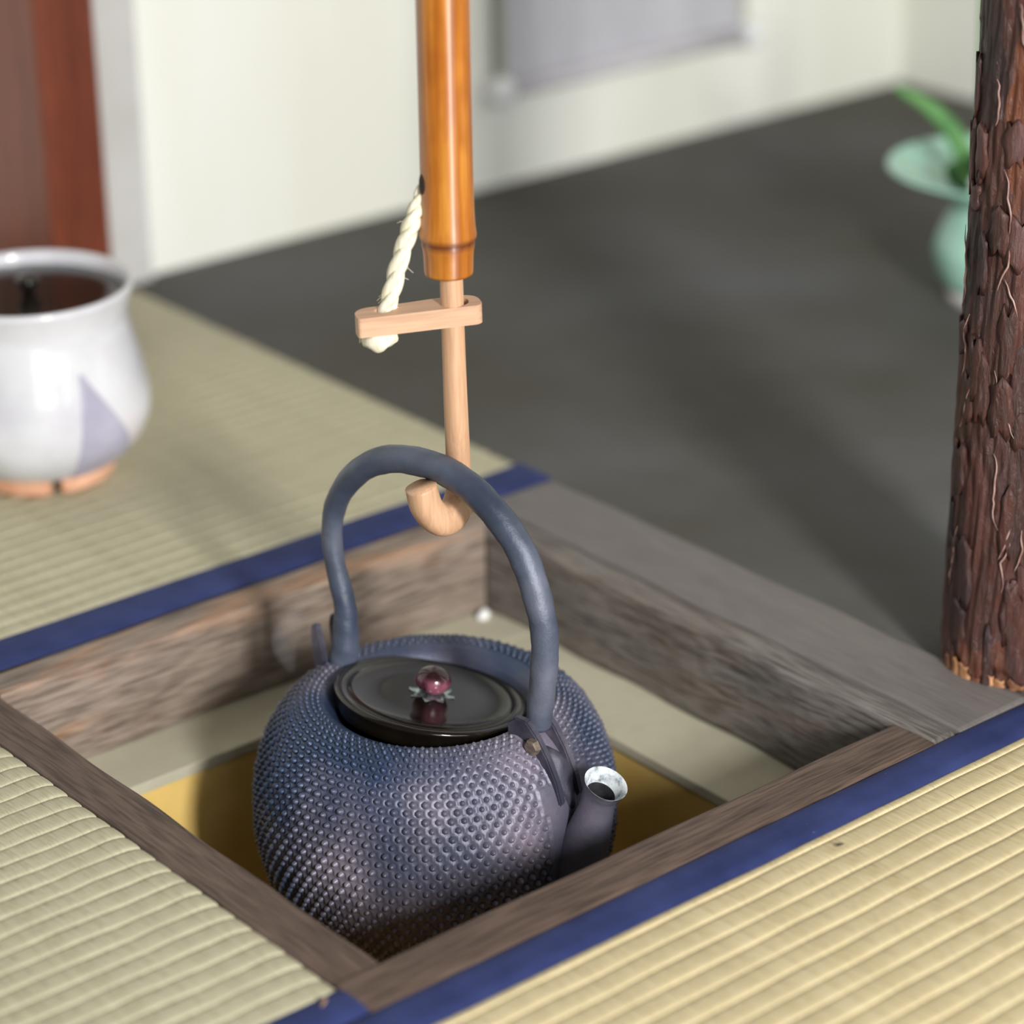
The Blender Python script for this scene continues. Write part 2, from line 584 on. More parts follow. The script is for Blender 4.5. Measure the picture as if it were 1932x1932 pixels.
# body: lathe with a shallow dimple around each stud so that a raised net stays between them
row_s = np.array([q[0] for q in rows])
def build_body():
    svals = list(np.linspace(0, s_start - 0.004, 26))
    sub = 6
    for i in range(len(rows) - 1):
        for k in range(sub):
            svals.append(row_s[i] + (row_s[i + 1] - row_s[i]) * k / sub)
    svals += list(np.linspace(row_s[-1], ARC[-1], 40))
    nth = NST * 8
    V = []
    th = np.arange(nth) * 2 * math.pi / nth
    thn = (th + math.pi) % (2 * math.pi) - math.pi
    bare = {}
    for s in svals:
        r, z = prof_at(s)
        nn = prof_normal(s)
        off = np.zeros(nth)
        if s_start - 0.003 <= s <= s_end:
            j = int(np.argmin(abs(row_s - s)))
            for jj in (j - 1, j, j + 1):
                if 0 <= jj < len(rows):
                    rr = rows[jj][1]
                    sp = 2 * math.pi * rr / NST
                    ds = (s - row_s[jj]) / (sp * 0.5)
                    ph = (thn * NST / (2 * math.pi) - 0.5 * (jj % 2))
                    dt = (ph - np.round(ph)) * 2
                    q = np.clip(1 - (ds * ds + dt * dt), 0, 1)
                    off = np.minimum(off, -0.00125 * np.sqrt(q) )
            mk = np.array([stud_free(t, float(r), float(z)) for t in thn[::4]]).repeat(4)
            off = np.where(mk, 0.0, off)
        rr = r + nn[0] * off * (1 if nn[0] > 0 or z > 0.07 else -1)
        zz = z + nn[1] * off
        lump = 0.0004 * np.sin(3 * th + z * 40) + 0.0003 * np.sin(5 * th - z * 70)
        V.append(np.stack([(rr + lump * (r > 0.06)) * np.cos(th), (rr + lump * (r > 0.06)) * np.sin(th), zz + ZB], 1))
    n = len(svals)
    V = np.concatenate(V)
    F = []
    idx = np.arange(nth)
    nx = (idx + 1) % nth
    for i in range(n - 1):
        F.append(np.stack([i * nth + idx, (i + 1) * nth + idx, (i + 1) * nth + nx, i * nth + nx], 1))
    F = np.concatenate(F)
    me = bpy.data.meshes.new('body')
    me.vertices.add(len(V)); me.vertices.foreach_set('co', V.astype(np.float32).ravel())
    me.loops.add(F.size); me.loops.foreach_set('vertex_index', F.astype(np.int32).ravel())
    me.polygons.add(len(F))
    me.polygons.foreach_set('loop_start', np.arange(0, F.size, 4, dtype=np.int32))
    me.update(calc_edges=True)
    me.validate()
    return me
link('body', build_body(), M['iron'], kettle)
st = obj('hobnail_studs', (SV, SF), M['iron'], kettle)
st['kind'] = 'stuff'
st['label'] = 'rows of small raised studs'

# spout
spath = smooth_path([(0.088, -0.026, 0.0200), (0.104, -0.012, 0.0185), (0.115, 0.006, 0.0155), (0.1215, 0.022, 0.0128), (0.1255, 0.036, 0.0108), (0.1285, 0.046, 0.0108), (0.1310, 0.0515, 0.0122), (0.1325, 0.0545, 0.0134)], 6)
pp = [(q[0], 0, q[1] + ZB) for q in spath]
sp_o = obj('spout', tube(pp, [q[2] for q in spath], 28, caps=False, ref=(1, 0, 0)), M['iron'], kettle)
def scale_mat():
    m, nt, p = newmat('mineral_scale', 0.7)
    f = noise(nt, coords(nt), 170, 5, 0.65)
    nt.links.new(ramp(nt, f, [(0.30, srgb(58, 60, 70)), (0.46, srgb(166, 174, 180)), (0.6, srgb(206, 212, 216))]), p.inputs['Base Color'])
    return m
M['scale'] = scale_mat()
M['bore_shade'] = simple('shaded_bore_iron', srgb(20, 20, 24), srgb(44, 44, 52), 200, 0.7)  # near-black colour paints the shade deep in the spout hole
lip = np.array((0.1325, 0.0, 0.0545 + ZB))
tin = np.array((0.1285 - 0.1325, 0.0, 0.046 - 0.0545)); tin /= np.linalg.norm(tin)
ld = [(-0.0004, 0.0134), (0.0000, 0.0127), (0.0015, 0.0117), (0.0035, 0.0108), (0.0062, 0.0098), (0.0088, 0.0090)]
sl = obj('mouth_lining', tube([lip + tin * q for q, _ in ld], [r for _, r in ld], 28, False, ref=(1, 0, 0)), M['scale'], sp_o)
bd_ = [(0.0088, 0.0090), (0.013, 0.0084), (0.020, 0.0080), (0.032, 0.0078)]
obj('bore', tube([lip + tin * q for q, _ in bd_], [r for _, r in bd_], 28, False, ref=(1, 0, 0)), M['bore_shade'], sp_o)
sl['label'] = 'whitish crusted spout mouth'

# handle
hpts = [(-0.0735, 0.0700, 0.0092), (-0.0712, 0.0830, 0.0088), (-0.0696, 0.0980, 0.0079), (-0.0702, 0.1112, 0.0070), (-0.0768, 0.1384, 0.0064), (-0.0777, 0.1633, 0.0066), (-0.0709, 0.1847, 0.0072),
        (-0.0526, 0.2060, 0.0080), (-0.0288, 0.2197, 0.0085), (-0.0037, 0.2241, 0.0086), (0.0186, 0.2221, 0.0088), (0.0404, 0.2144, 0.0088),
        (0.0599, 0.1995, 0.0088), (0.0742, 0.1815, 0.0088), (0.0830, 0.1603, 0.0086), (0.0875, 0.1376, 0.0083), (0.0873, 0.1167, 0.0082), (0.0840, 0.0909, 0.0080), (0.0825, 0.0760, 0.0074)]
hp = smooth_path(hpts, 7)
hw = lambda i, a: 0.03 * math.sin(i * 0.37 + a) + 0.02 * math.sin(i * 0.9 + 2 * a) + 0.012 * math.sin(2.1 * i + 3 * a)
obj('handle', tube([(q[0], 0, q[1] + ZB) for q in hp], [q[2] for q in hp], 26, wob=hw, ref=(0, 1, 0)), M['iron_handle'], kettle)

# lugs: a pair of plates with a bolt each side
def lug(sign):
    x0 = 0.0735 if sign > 0 else -0.0705
    z0 = 0.0670 + ZB
    root = None
    for side in (-1, 1):
        if sign > 0:
            pr = [(-0.006, 0.012), (0.000, 0.0170), (0.008, 0.0165), (0.016, 0.0085), (0.024, -0.0035), (0.031, -0.018), (0.0345, -0.031), (0.029, -0.036), (0.022, -0.018), (0.012, -0.008), (0.000, -0.003), (-0.006, 0.000)]
        else:
            pr = [(-0.018, -0.005), (-0.0205, 0.022), (-0.0190, 0.029), (-0.0140, 0.0295), (-0.0110, 0.018), (-0.008, 0.002), (-0.009, -0.006)]
        yb = side * 0.0085
        th = 0.0026 if sign > 0 else 0.0022
        n = len(pr)
        V = [(x0 + px * (1 if sign > 0 else 1), yb - th, z0 + pz) for px, pz in pr] + [(x0 + px, yb + th, z0 + pz) for px, pz in pr]
        F = [tuple(range(n)), tuple(range(2 * n - 1, n - 1, -1))] + [(i, i + n, (i + 1) % n + n, (i + 1) % n) for i in range(n)]
        me = mesh('handle_lug', V, F)
        bm = bmesh.new(); bm.from_mesh(me)
        bmesh.ops.recalc_face_normals(bm, faces=bm.faces)
        bmesh.ops.bevel(bm, geom=bm.edges[:], offset=0.0009, segments=2, affect='EDGES')
        bm.to_mesh(me); bm.free()
        o = link('handle_lug', me, M['iron_dark'], kettle, False)
        if side == -1 and sign > 0 or side == 1 and sign < 0:
            V, F = lathe([(0.0002, 0.0042), (0.0042, 0.0042), (0.0052, 0.0034), (0.0054, 0.0), (0.0002, 0.0)], 6 if sign > 0 else 14)
            V = [(x0 + (0.0145 if sign > 0 else -0.006) + x, yb + side * (th + z), z0 + (0.0025 if sign > 0 else 0.016) + y) for x, y, z in V]
            obj('rivet', (V, F), M['bolt'], o, False)
M['bolt'] = simple('worn_bolt', srgb(96, 84, 76), srgb(134, 120, 110), 300, 0.5, 0.4)
lug(1)
lug(-1)
obj('lug_boss', tube(smooth_path([(0.0800, -0.0075, ZB + 0.0600), (0.0900, -0.0005, ZB + 0.0560), (0.0980, 0.0005, ZB + 0.0440), (0.1040, 0.0, ZB + 0.0280)], 5), [0.0078, 0.0088, 0.0094, 0.0098, 0.0100, 0.0102, 0.0102, 0.0102, 0.0100, 0.0098, 0.0094, 0.0090, 0.0084, 0.0076, 0.0066, 0.0054], 16, wob=lambda i, a: -0.12 + 0.10 * math.sin(3 * a + i * 0.7) + 0.06 * math.sin(5 * a - i)), M['iron_dark'], kettle)

# lid: lacquered disc, tipped, with a bead knob; petals beneath mostly stand for its reflection
M['lacquer'] = simple('black_lacquer', srgb(16, 13, 9), srgb(26, 21, 15), 30, 0.13, 0, 0.42, bstr=0.02)
lidp = [(0.0002, 0.0006), (0.030, 0.0003), (0.0470, 0.0000), (0.0488, 0.0008), (0.0500, 0.0009), (0.0510, -0.0003), (0.0525, -0.0004), (0.0550, 0.0006), (0.0575, 0.0012), (0.0592, 0.0008), (0.0600, -0.0006),
        (0.0598, -0.0018), (0.0588, -0.0030), (0.0583, -0.0075), (0.0576, -0.0112), (0.0565, -0.0125), (0.0530, -0.0130), (0.0002, -0.0130)]
lid = obj('lid', lathe(lidp, 96), M['lacquer'], kettle)
lid['label'] = 'black lacquered lid'
# world tilt: right side and far side lower
rxy = Vector((RIGHT.x, RIGHT.y, 0)).normalized(); fxy = Vector((FWD.x, FWD.y, 0)).normalized()
nrm = (Vector((0, 0, 1)) + rxy * math.tan(math.radians(8.5)) + fxy * math.tan(math.radians(5.2))).normalized()
nl = Matrix.Rotation(-DANG, 3, 'Z') @ nrm
lid.rotation_euler = nl.to_track_quat('Z', 'X').to_euler()
LC = at(814, 1310, 1.632)
lw = Matrix.Rotation(-DANG, 3, 'Z') @ (LC - Vector(kettle.location))
lid.location = lw
M['rosette_reflection'] = simple('rosette_reflection_metal', srgb(120, 134, 138), srgb(190, 204, 206), 400, 0.25, 0.9)
V, F = [], []
for k in range(8):
    a = 2 * math.pi * k / 8
    b = len(V)
    for i in range(7):
        q = i / 6
        wv = 0.0040 * math.sin(math.pi * min(1, 0.25 + q * 0.75)) 
        rr = 0.002 + 0.0125 * q
        for j in (-1, 0, 1):
            x, y = rr, wv * j
            V.append((x * math.cos(a) - y * math.sin(a), x * math.sin(a) + y * math.cos(a), 0.0012 + 0.0016 * (1 - abs(j)) - 0.0010 * q))
    for i in range(6):
        for j in range(2):
            c = b + i * 3 + j
            F.append((c, c + 3, c + 4, c + 1))
ro = obj('rosette_reflection', (V, F), M['rosette_reflection'], lid)
ro['label'] = 'small silvery petals standing mostly for the knob reflection'
def bead():
    m, nt, p = newmat('marbled_bead', 0.14, 0, 0.6)
    f = noise(nt, coords(nt), 70, 3)
    g = nt.nodes.new('ShaderNodeSeparateXYZ')
    tc = nt.nodes.new('ShaderNodeTexCoord')
    nt.links.new(tc.outputs['Object'], g.inputs[0])
    mr = nt.nodes.new('ShaderNodeMapRange')
    mr.inputs[1].default_value = 0.0105; mr.inputs[2].default_value = 0.0145
    nt.links.new(g.outputs['Z'], mr.inputs[0])
    c = ramp(nt, f, [(0.36, srgb(46, 20, 28)), (0.62, srgb(128, 74, 90))])
    c = mix(nt, mr.outputs[0], c, srgb(38, 18, 22))
    nt.links.new(c, p.inputs['Base Color'])
    return m
M['bead'] = bead()
kp = [(0.0002, 0.0), (0.0052, 0.0004), (0.0050, 0.0016)]
kp += [(0.0112 * math.sin(t), 0.0095 - 0.0088 * math.cos(t)) for t in np.linspace(0.50, math.pi - 0.02, 16)]
kn = obj('knob', lathe(kp, 32), M['bead'], lid)
kn['label'] = 'dark red marbled bead knob'

# ------------------------------------------------------------------ hanging pot hook
def bamboo_mat():
    m, nt, p = newmat('smoked_bamboo', 0.38, 0, 0.9)
    p.inputs['Anisotropic'].default_value = 0.95
    p.inputs['Anisotropic Rotation'].default_value = 0.25
    tg = nt.nodes.new('ShaderNodeTangent'); tg.direction_type = 'RADIAL'; tg.axis = 'Z'
    nt.links.new(tg.outputs[0], p.inputs['Tangent'])
    f = noise(nt, coords(nt, (60, 60, 3.0)), 2.2, 5, 0.6)
    g = noise(nt, coords(nt, (10, 10, 6)), 2.2, 3)
    c = ramp(nt, f, [(0.3, srgb(134, 74, 16)), (0.5, srgb(172, 102, 26)), (0.72, srgb(200, 136, 54))])
    c = mix(nt, ramp(nt, g, [(0.5, (0, 0, 0)), (0.72, (0.8, 0.8, 0.8))]), c, srgb(140, 68, 14))
    sx = nt.nodes.new('ShaderNodeSeparateXYZ')
    tc = nt.nodes.new('ShaderNodeTexCoord')
    nt.links.new(tc.outputs['Object'], sx.inputs[0])
    mr = nt.nodes.new('ShaderNodeMapRange')          # dark stained joint of the cane
    mr.inputs[1].default_value = 0.0042; mr.inputs[2].default_value = 0.0
    ab = nt.nodes.new('ShaderNodeMath'); ab.operation = 'ABSOLUTE'
    su = nt.nodes.new('ShaderNodeMath'); su.operation = 'SUBTRACT'
    su.inputs[1].default_value = NODE_Z
    nt.links.new(sx.outputs['Z'], su.inputs[0]); nt.links.new(su.outputs[0], ab.inputs[0])
    nt.links.new(ab.outputs[0], mr.inputs[0])
    c = mix(nt, mr.outputs[0], c, srgb(96, 44, 16))
    nt.links.new(c, p.inputs['Base Color'])
    return m
HB = Vector((0.0053, -0.0117, 0.123))
NODE_Z = 0.3040 - HB.z
BAM_Z0 = 0.2845 - HB.z
M['bamboo'] = bamboo_mat()
M['palewood'] = wood('pale_wood', (srgb(186, 144, 112), srgb(200, 158, 124), srgb(212, 174, 142)), 'z', 2, 0.5, 0.08)
M['palewood_x'] = wood('pale_wood_bar', (srgb(172, 134, 110), srgb(196, 156, 126), srgb(208, 172, 142)), 'x', 2, 0.5, 0.08)
hook = thing('pot_hook_hanger', 'smoked bamboo tube pot hanger with pale wooden hook and rope', 'pot hook', HB)
bprof = [(0.0120, BAM_Z0 + 0.004), (0.0124, BAM_Z0), (0.0138, BAM_Z0 - 0.0004), (0.0141, BAM_Z0 + 0.001), (0.0143, BAM_Z0 + 0.009), (0.0145, BAM_Z0 + 0.013), (0.0152, NODE_Z - 0.0030), (0.0154, NODE_Z - 0.0010), (0.0152, NODE_Z),
         (0.0162, NODE_Z + 0.0016), (0.0164, NODE_Z + 0.0035), (0.0158, NODE_Z + 0.008), (0.0153, NODE_Z + 0.018), (0.0150, NODE_Z + 0.04)]
bprof += [(0.0149, NODE_Z + z) for z in (0.08, 0.13, 0.18, 0.26)]
for nz in (0.34, 0.72, 1.10, 1.48, 1.86):
    bprof += [(0.0150, NODE_Z + nz - 0.01), (0.0155, NODE_Z + nz - 0.001), (0.0152, NODE_Z + nz), (0.0161, NODE_Z + nz + 0.002), (0.0152, NODE_Z + nz + 0.014)]
bprof += [(0.0150, 2.399 - HB.z)]
bt = obj('bamboo_tube', lathe(bprof, 48), M['bamboo'], hook)
bt['label'] = 'glossy amber bamboo tube'
# rod and hook
def L(p):
    return tuple(Vector(p) - HB)
rodp = [(*L((0.0062, -0.0124, 0.70)), 0.0064), (*L((0.0063, -0.0125, 0.45)), 0.0064), (*L((0.0063, -0.0125, 0.30)), 0.0064), (*L(at(852, 540, 1.521)), 0.0065), (*L(at(856, 660, 1.537)), 0.0066), (*L(at(861, 790, 1.554)), 0.0069), (*L(at(865, 880, 1.573)), 0.0072),
        (*L(at(866, 930, 1.577)), 0.0080), (*L(at(856, 966, 1.574)), 0.0096), (*L(at(832, 980, 1.569)), 0.0102), (*L(at(806, 958, 1.560)), 0.0096), (*L(at(794, 918, 1.553)), 0.0092)]
rp = smooth_path(rodp, 8)
sq = lambda i, a: 0.035 * math.cos(4 * a + 0.6)
obj('hook_rod', tube([q[:3] for q in rp], [q[3] for q in rp], 24, True, wob=sq, ref=(RIGHT.x, RIGHT.y, 0)), M['palewood'], hook)

# lever bar: rounded block with two holes
bar_dir = Vector((RIGHT.x, RIGHT.y, 0)).normalized()
bar_dir = (Matrix.Rotation(math.radians(15), 3, 'Z') @ bar_dir)
bar_c = at(788, 596, 1.5258)
def build_bar():
    # top outline in bar coordinates (u along, v across), holes cut as concentric loops
    hl_, hw_, hh = 0.0368, 0.0098, 0.0058
    out = []
    def arc(cx, cy, r, a0, a1, n):
        return [(cx + r * math.cos(a0 + (a1 - a0) * i / n), cy + r * math.sin(a0 + (a1 - a0) * i / n)) for i in range(n + 1)]
    out += arc(hl_ - 0.005, -hw_ + 0.005, 0.005, -math.pi / 2, 0, 6)
    out += arc(hl_ - 0.009, hw_ - 0.009, 0.009, 0, math.pi / 2, 8)
    out += [(0.016, hw_), (0.008, hw_ - 0.0005), (-0.004, hw_ - 0.0016), (-0.016, hw_ - 0.0018)]
    out += arc(-hl_ + 0.010, hw_ - 0.0120, 0.010, math.pi / 2, math.pi, 8)
    out += arc(-hl_ + 0.002, -hw_ + 0.002, 0.002, math.pi, 1.5 * math.pi, 5)
    bm = bmesh.new()
    def loop(pts, z):
        vs_ = [bm.verts.new((x, y, z)) for x, y in pts]
        return vs_, [bm.edges.new((vs_[i], vs_[(i + 1) % len(vs_)])) for i in range(len(vs_))]
    holes = [[(0.0225 + 0.0078 * math.cos(t), 0.0078 * math.sin(t)) for t in np.linspace(0, 2 * math.pi, 25)[:-1]],
             [(-0.0200 + 0.0055 * math.cos(t), 0.0046 * math.sin(t)) for t in np.linspace(0, 2 * math.pi, 21)[:-1]]]
    rings = {}
    for z in (-hh, hh):
        es = []
        for q, pts in enumerate([out] + holes):
            v, e = loop(pts, z)
            rings[(q, z)] = v
            es += e
        bmesh.ops.triangle_fill(bm, use_beauty=True, edges=es)
    for q in range(3):
        a, b = rings[(q, -hh)], rings[(q, hh)]
        for i in range(len(a)):
            j = (i + 1) % len(a)
            bm.faces.new((a[i], a[j], b[j], b[i]))
    bmesh.ops.recalc_face_normals(bm, faces=bm.faces)
    me = bpy.data.meshes.new('lever_bar')
    bm.to_mesh(me); bm.free()
    return me
lb = link('lever_bar', build_bar(), M['palewood_x'], hook, False)
lb.location = L(bar_c)
lb.rotation_euler = (0, math.radians(-1.0), math.atan2(bar_dir.y, bar_dir.x))
lb['label'] = 'pale wooden cross bar with rounded ends'

# rope: two twisted strands plus a knot under the bar
def rope_mat():
    m, nt, p = newmat('raw_hemp', 0.8, 0, 0.2)
    f = noise(nt, coords(nt, (140, 140, 18)), 3, 5, 0.7)
    nt.links.new(ramp(nt, f, [(0.25, srgb(200, 190, 158)), (0.5, srgb(232, 226, 202)), (0.8, srgb(244, 240, 224))]), p.inputs['Base Color'])
    bump(nt, p, f, 0.5, 0.0008)
    return m
M['rope'] = rope_mat()
r_top = at(806, 340, 1.497); r_mid = at(766, 455, 1.506); r_bot = at(727, 592, 1.524); r_end = at(716, 634, 1.5275)
axis_pts = smooth_path([tuple(r_top), tuple(r_mid), tuple(r_bot), tuple(r_end)], 30)
rope_root = None
for k in range(3):
    pts = []
    n = len(axis_pts)
    for i, c in enumerate(axis_pts):
        q = i / (n - 1)
        t = (axis_pts[min(i + 1, n - 1)] - axis_pts[max(i - 1, 0)])
        t = t / np.linalg.norm(t)
        u = np.cross(t, np.array((0.3, 0.9, 0.1))); u /= np.linalg.norm(u)
        w = np.cross(t, u)
        a = 2 * math.pi * (q * 3.4 + k / 3)
        rr = 0.0024
        pts.append(np.array(c) + u * rr * math.cos(a) + w * rr * math.sin(a) - np.array(HB))
    rad = [0.0029 * (0.7 + 0.35 * min(1, 6 * i / n)) for i in range(n)]
    nm = 'rope'
    if rope_root is None:
        rope_root = obj(nm, tube(pts, rad, 9, True, wob=lambda i, a: 0.10 * math.sin(3 * a + i * 0.2)), M['rope'], hook)
        rope_root['label'] = 'cream twisted hemp rope'
    else:
        obj('strand', tube(pts, rad, 9, True, wob=lambda i, a: 0.10 * math.sin(3 * a + i * 0.2)), M['rope'], rope_root)
kn_c = at(714, 636, 1.5285)
kpts = smooth_path([L(at(744, 633, 1.527)), L(at(726, 641, 1.522)), L(at(708, 645, 1.523)), L(at(697, 636, 1.530)), L(at(706, 629, 1.536))], 8)
obj('knot', tube(kpts, [0.0028 + 0.0030 * math.sin(math.pi * min(1, (i + 2) / len(kpts))) for i in range(len(kpts))], 12, wob=lambda i, a: 0.14 * math.sin(3 * a + i * 0.5)), M['rope'], rope_root)
for k in range(10):
    a = at(678 + 3.0 * k + random.uniform(-1, 1), 628 + 0.6 * k, 1.531)
    b = a + Vector((random.uniform(-0.0012, 0.0012), random.uniform(-0.0012, 0.0012), -random.uniform(0.003, 0.006)))
    obj('frayed_end', tube([L(a), L((a + b) / 2 + Vector((0.0004, 0, 0))), L(b)], [0.0010, 0.0009, 0.0005], 6), M['rope'], rope_root)
for k in range(12):
    q = random.randint(8, len(axis_pts) - 12)
    c = Vector(axis_pts[q]) - HB
    side = random.choice((-1, 1))
    e = Vector((RIGHT.x, RIGHT.y, 0)) * side * random.uniform(0.005, 0.0085) + Vector((0, 0, random.uniform(-0.004, 0.003)))
    obj('loose_fibre', tube([c, c + e * 0.7 + Vector((0, 0, 0.0012)), c + e], [0.00014] * 3, 4), M['rope'], rope_root)
# dark disc paints the shade of the rope slot in the bamboo
M['slot'] = simple('slot_shade', srgb(38, 20, 10), srgb(60, 34, 18), 60, 0.8)

V, F = lathe([(0.0002, 0.0016), (0.0030, 0.0014), (0.0040, 0.0004), (0.0042, -0.004), (0.0002, -0.004)], 18)
slot = obj('rope_slot_shade', ([(x, y * 1.7, z) for x, y, z in V], F), M['slot'], hook)
sn_ = (Vector((RIGHT.x, RIGHT.y, 0)) * -0.93 + Vector((FWD.x, FWD.y, 0)) * -0.42).normalized()
slot.rotation_euler = sn_.to_track_quat('Z', 'Y').to_euler()
slot.location = Vector((0.0053, -0.0117, 0.3385)) + sn_ * 0.0142 - HB
slot['label'] = 'dark disc painted as the shade of the rope slot'

# ------------------------------------------------------------------ white jar
def glaze():
    m, nt, p = newmat('milky_white_glaze', 0.16, 0, 0.55)
    f = noise(nt, coords(nt), 16, 4)
    c = ramp(nt, f, [(0.3, srgb(196, 196, 204)), (0.6, srgb(214, 215, 220))])
    g = noise(nt, coords(nt), 9, 2)
    c = mix(nt, ramp(nt, g, [(0.58, (0, 0, 0)), (0.72, (0.6, 0.6, 0.6))]), c, srgb(206, 184, 188))
    nt.links.new(c, p.inputs['Base Color'])
    bump(nt, p, noise(nt, coords(nt, (1, 1, 3)), 30, 2), 0.12, 0.003)
    return m
M['glaze'] = glaze()
M['glaze_grey'] = simple('lavender_grey_glaze', srgb(160, 158, 178), srgb(178, 176, 194), 30, 0.3, 0, 0.5, bstr=0.1)
M['clay'] = simple('bare_orange_clay', srgb(206, 150, 118), srgb(226, 178, 148), 60, 0.8)
JP = Vector((0.0085, 0.4845, 0.0008))
jar = thing('glazed_jar', 'white glazed ceramic jar with black lid on the far mat', 'jar', JP)
JS = 1.055
jp = smooth_path([(0.034, 0.010), (0.046, 0.0105), (0.059, 0.018), (0.0725, 0.034), (0.0785, 0.052), (0.0775, 0.070), (0.0735, 0.090), (0.0690, 0.109), (0.0672, 0.122), (0.0700, 0.134), (0.0722, 0.1405), (0.0708, 0.1440),
                  (0.0672, 0.1425), (0.0655, 0.1360), (0.0640, 0.1260), (0.066, 0.110)], 6)
jp = [(0.0002, 0.010)] + [(q[0] * JS, q[1] * 1.03) for q in jp]
V, F = lathe(jp, 96)
V = [(x * (1 + 0.012 * math.sin(5 * math.atan2(y, x) + 0.4) * (0.02 < z < 0.12)), y * (1 + 0.012 * math.sin(5 * math.atan2(y, x) + 0.4) * (0.02 < z < 0.12)), z) for x, y, z in V]
jb = obj('jar_body', (V, F), M['glaze'], jar)
# unglazed-looking grey wedge facing the camera's right: a patch lying on the body
def jar_patch():
    V, F = [], []
    pr = np.array([(q[0], q[1]) for q in jp])
    zs = np.linspace(0.013, 0.100, 26)
    outer = pr[2:]
    k = int(np.argmax(outer[:, 1]))
    oz, orr = outer[:k, 1], outer[:k, 0]
    camaz = math.atan2(-FWD.y, -FWD.x)
    for z in zs:
        r = np.interp(z, oz, orr) + 0.0007
        q = (z - 0.013) / (0.100 - 0.013)
        a0 = camaz + math.radians(25 + 9 * q)
        a1 = camaz + math.radians(78 - 42 * q)
        for j in range(9):
            a = a0 + (a1 - a0) * j / 8
            rr = r * (1 + 0.012 * math.sin(5 * a + 0.4) * (0.02 < z < 0.12)) - (0.0012 if j in (0, 8) else 0)
            V.append((rr * math.cos(a), rr * math.sin(a), z))
    for i in range(len(zs) - 1):
        for j in range(8):
            a = i * 9 + j
            F.append((a, a + 1, a + 10, a + 9))
    return V, F
pa = obj('grey_glaze_patch', jar_patch(), M['glaze_grey'], jar)
pa['label'] = 'lavender grey wedge of thin glaze'
# notched foot ring: three clay feet
camaz = math.atan2(-FWD.y, -FWD.x)
for k, (a0, a1) in enumerate(((-96, 16), (24, 128), (138, 254))):
    V, F = [], []
    nseg = 18
    for i in range(nseg + 1):
        a = camaz + math.radians(a0 + (a1 - a0) * i / nseg)
        e = 0.0025 * (1 if i in (0, nseg) else 0)
        for r, z in ((0.040, 0.012), (0.042 + e, 0.0), (0.0500 - e, 0.0), (0.0530 - e, 0.004), (0.0525, 0.0135)):
            V.append((r * math.cos(a), r * math.sin(a), z))
    for i in range(nseg):
        for j in range(4):
            q = i * 5 + j
            F.append((q, q + 1, q + 6, q + 5))
    F.append((0, 1, 2, 3, 4)); F.append(tuple(nseg * 5 + j for j in (4, 3, 2, 1, 0)))
    fo = obj('foot', (V, F), M['clay'], jar)
    fo['label'] = 'unglazed orange clay foot'
jl = obj('jar_lid', lathe([(0.0002, 0.1400), (0.030, 0.1397), (0.055, 0.1393), (0.0675, 0.1397), (0.0690, 0.1390), (0.0680, 0.1365), (0.0002, 0.1360)], 72), M['lacquer'], jar)
jl['label'] = 'flat black lacquered lid'
V, F = lathe([(0.0002, 0.1262), (0.0050, 0.1262), (0.0042, 0.1300), (0.0072, 0.1335), (0.0080, 0.1370), (0.0060, 0.1395), (0.0002, 0.1402)], 24)
V = [(x * 1.1, y * 1.1, z + 0.0135) for x, y, z in V]
obj('lid_knob', (V, F), M['lacquer'], jl)

# ------------------------------------------------------------------ celadon vase and leaves
M['celadon'] = simple('celadon_glaze', srgb(152, 200, 180), srgb(176, 218, 202), 30, 0.14, 0, 0.55, bstr=0.03)
M['vase_foot'] = simple('pale_foot_clay', srgb(190, 186, 184), srgb(208, 204, 202), 60, 0.6)
VP = Vector((0.826, 0.276, -0.003))
vase = thing('celadon_vase', 'pale green flared celadon vase partly behind the log post', 'vase', VP)
vp = smooth_path([(0.030, 0.010), (0.040, 0.020), (0.0475, 0.042), (0.0470, 0.055), (0.040, 0.072), (0.0335, 0.082), (0.034, 0.090), (0.050, 0.101), (0.074, 0.111), (0.0895, 0.1190), (0.0905, 0.1215), (0.0880, 0.1220),
                  (0.072, 0.1150), (0.048, 0.1060), (0.030, 0.096), (0.026, 0.080)], 6)
obj('vase_body', lathe([(0.0002, 0.010)] + [(q[0], q[1]) for q in vp], 72), M['celadon'], vase)
vf = obj('foot_ring', lathe([(0.0002, 0.011), (0.031, 0.011), (0.0335, 0.008), (0.0330, 0.0), (0.026, 0.0), (0.025, 0.004), (0.0002, 0.004)], 48), M['vase_foot'], vase)
vf['label'] = 'whitish bare foot ring'
M['leaf'] = simple('leaf_green', srgb(66, 120, 60), srgb(106, 156, 92), 20, 0.45, stretch=(1, 1, 1), bstr=0.05)
M['leaf_dark'] = simple('leaf_dark_green', srgb(32, 70, 30), srgb(58, 98, 44), 40, 0.5, bstr=0.05)
M['bud'] = simple('white_bud', srgb(220, 226, 222), srgb(240, 242, 240), 80, 0.6)
sprig = thing('leaf_sprig', 'long narrow green leaves standing in the celadon vase', 'leaves', VP + Vector((0, 0, 0.098)))
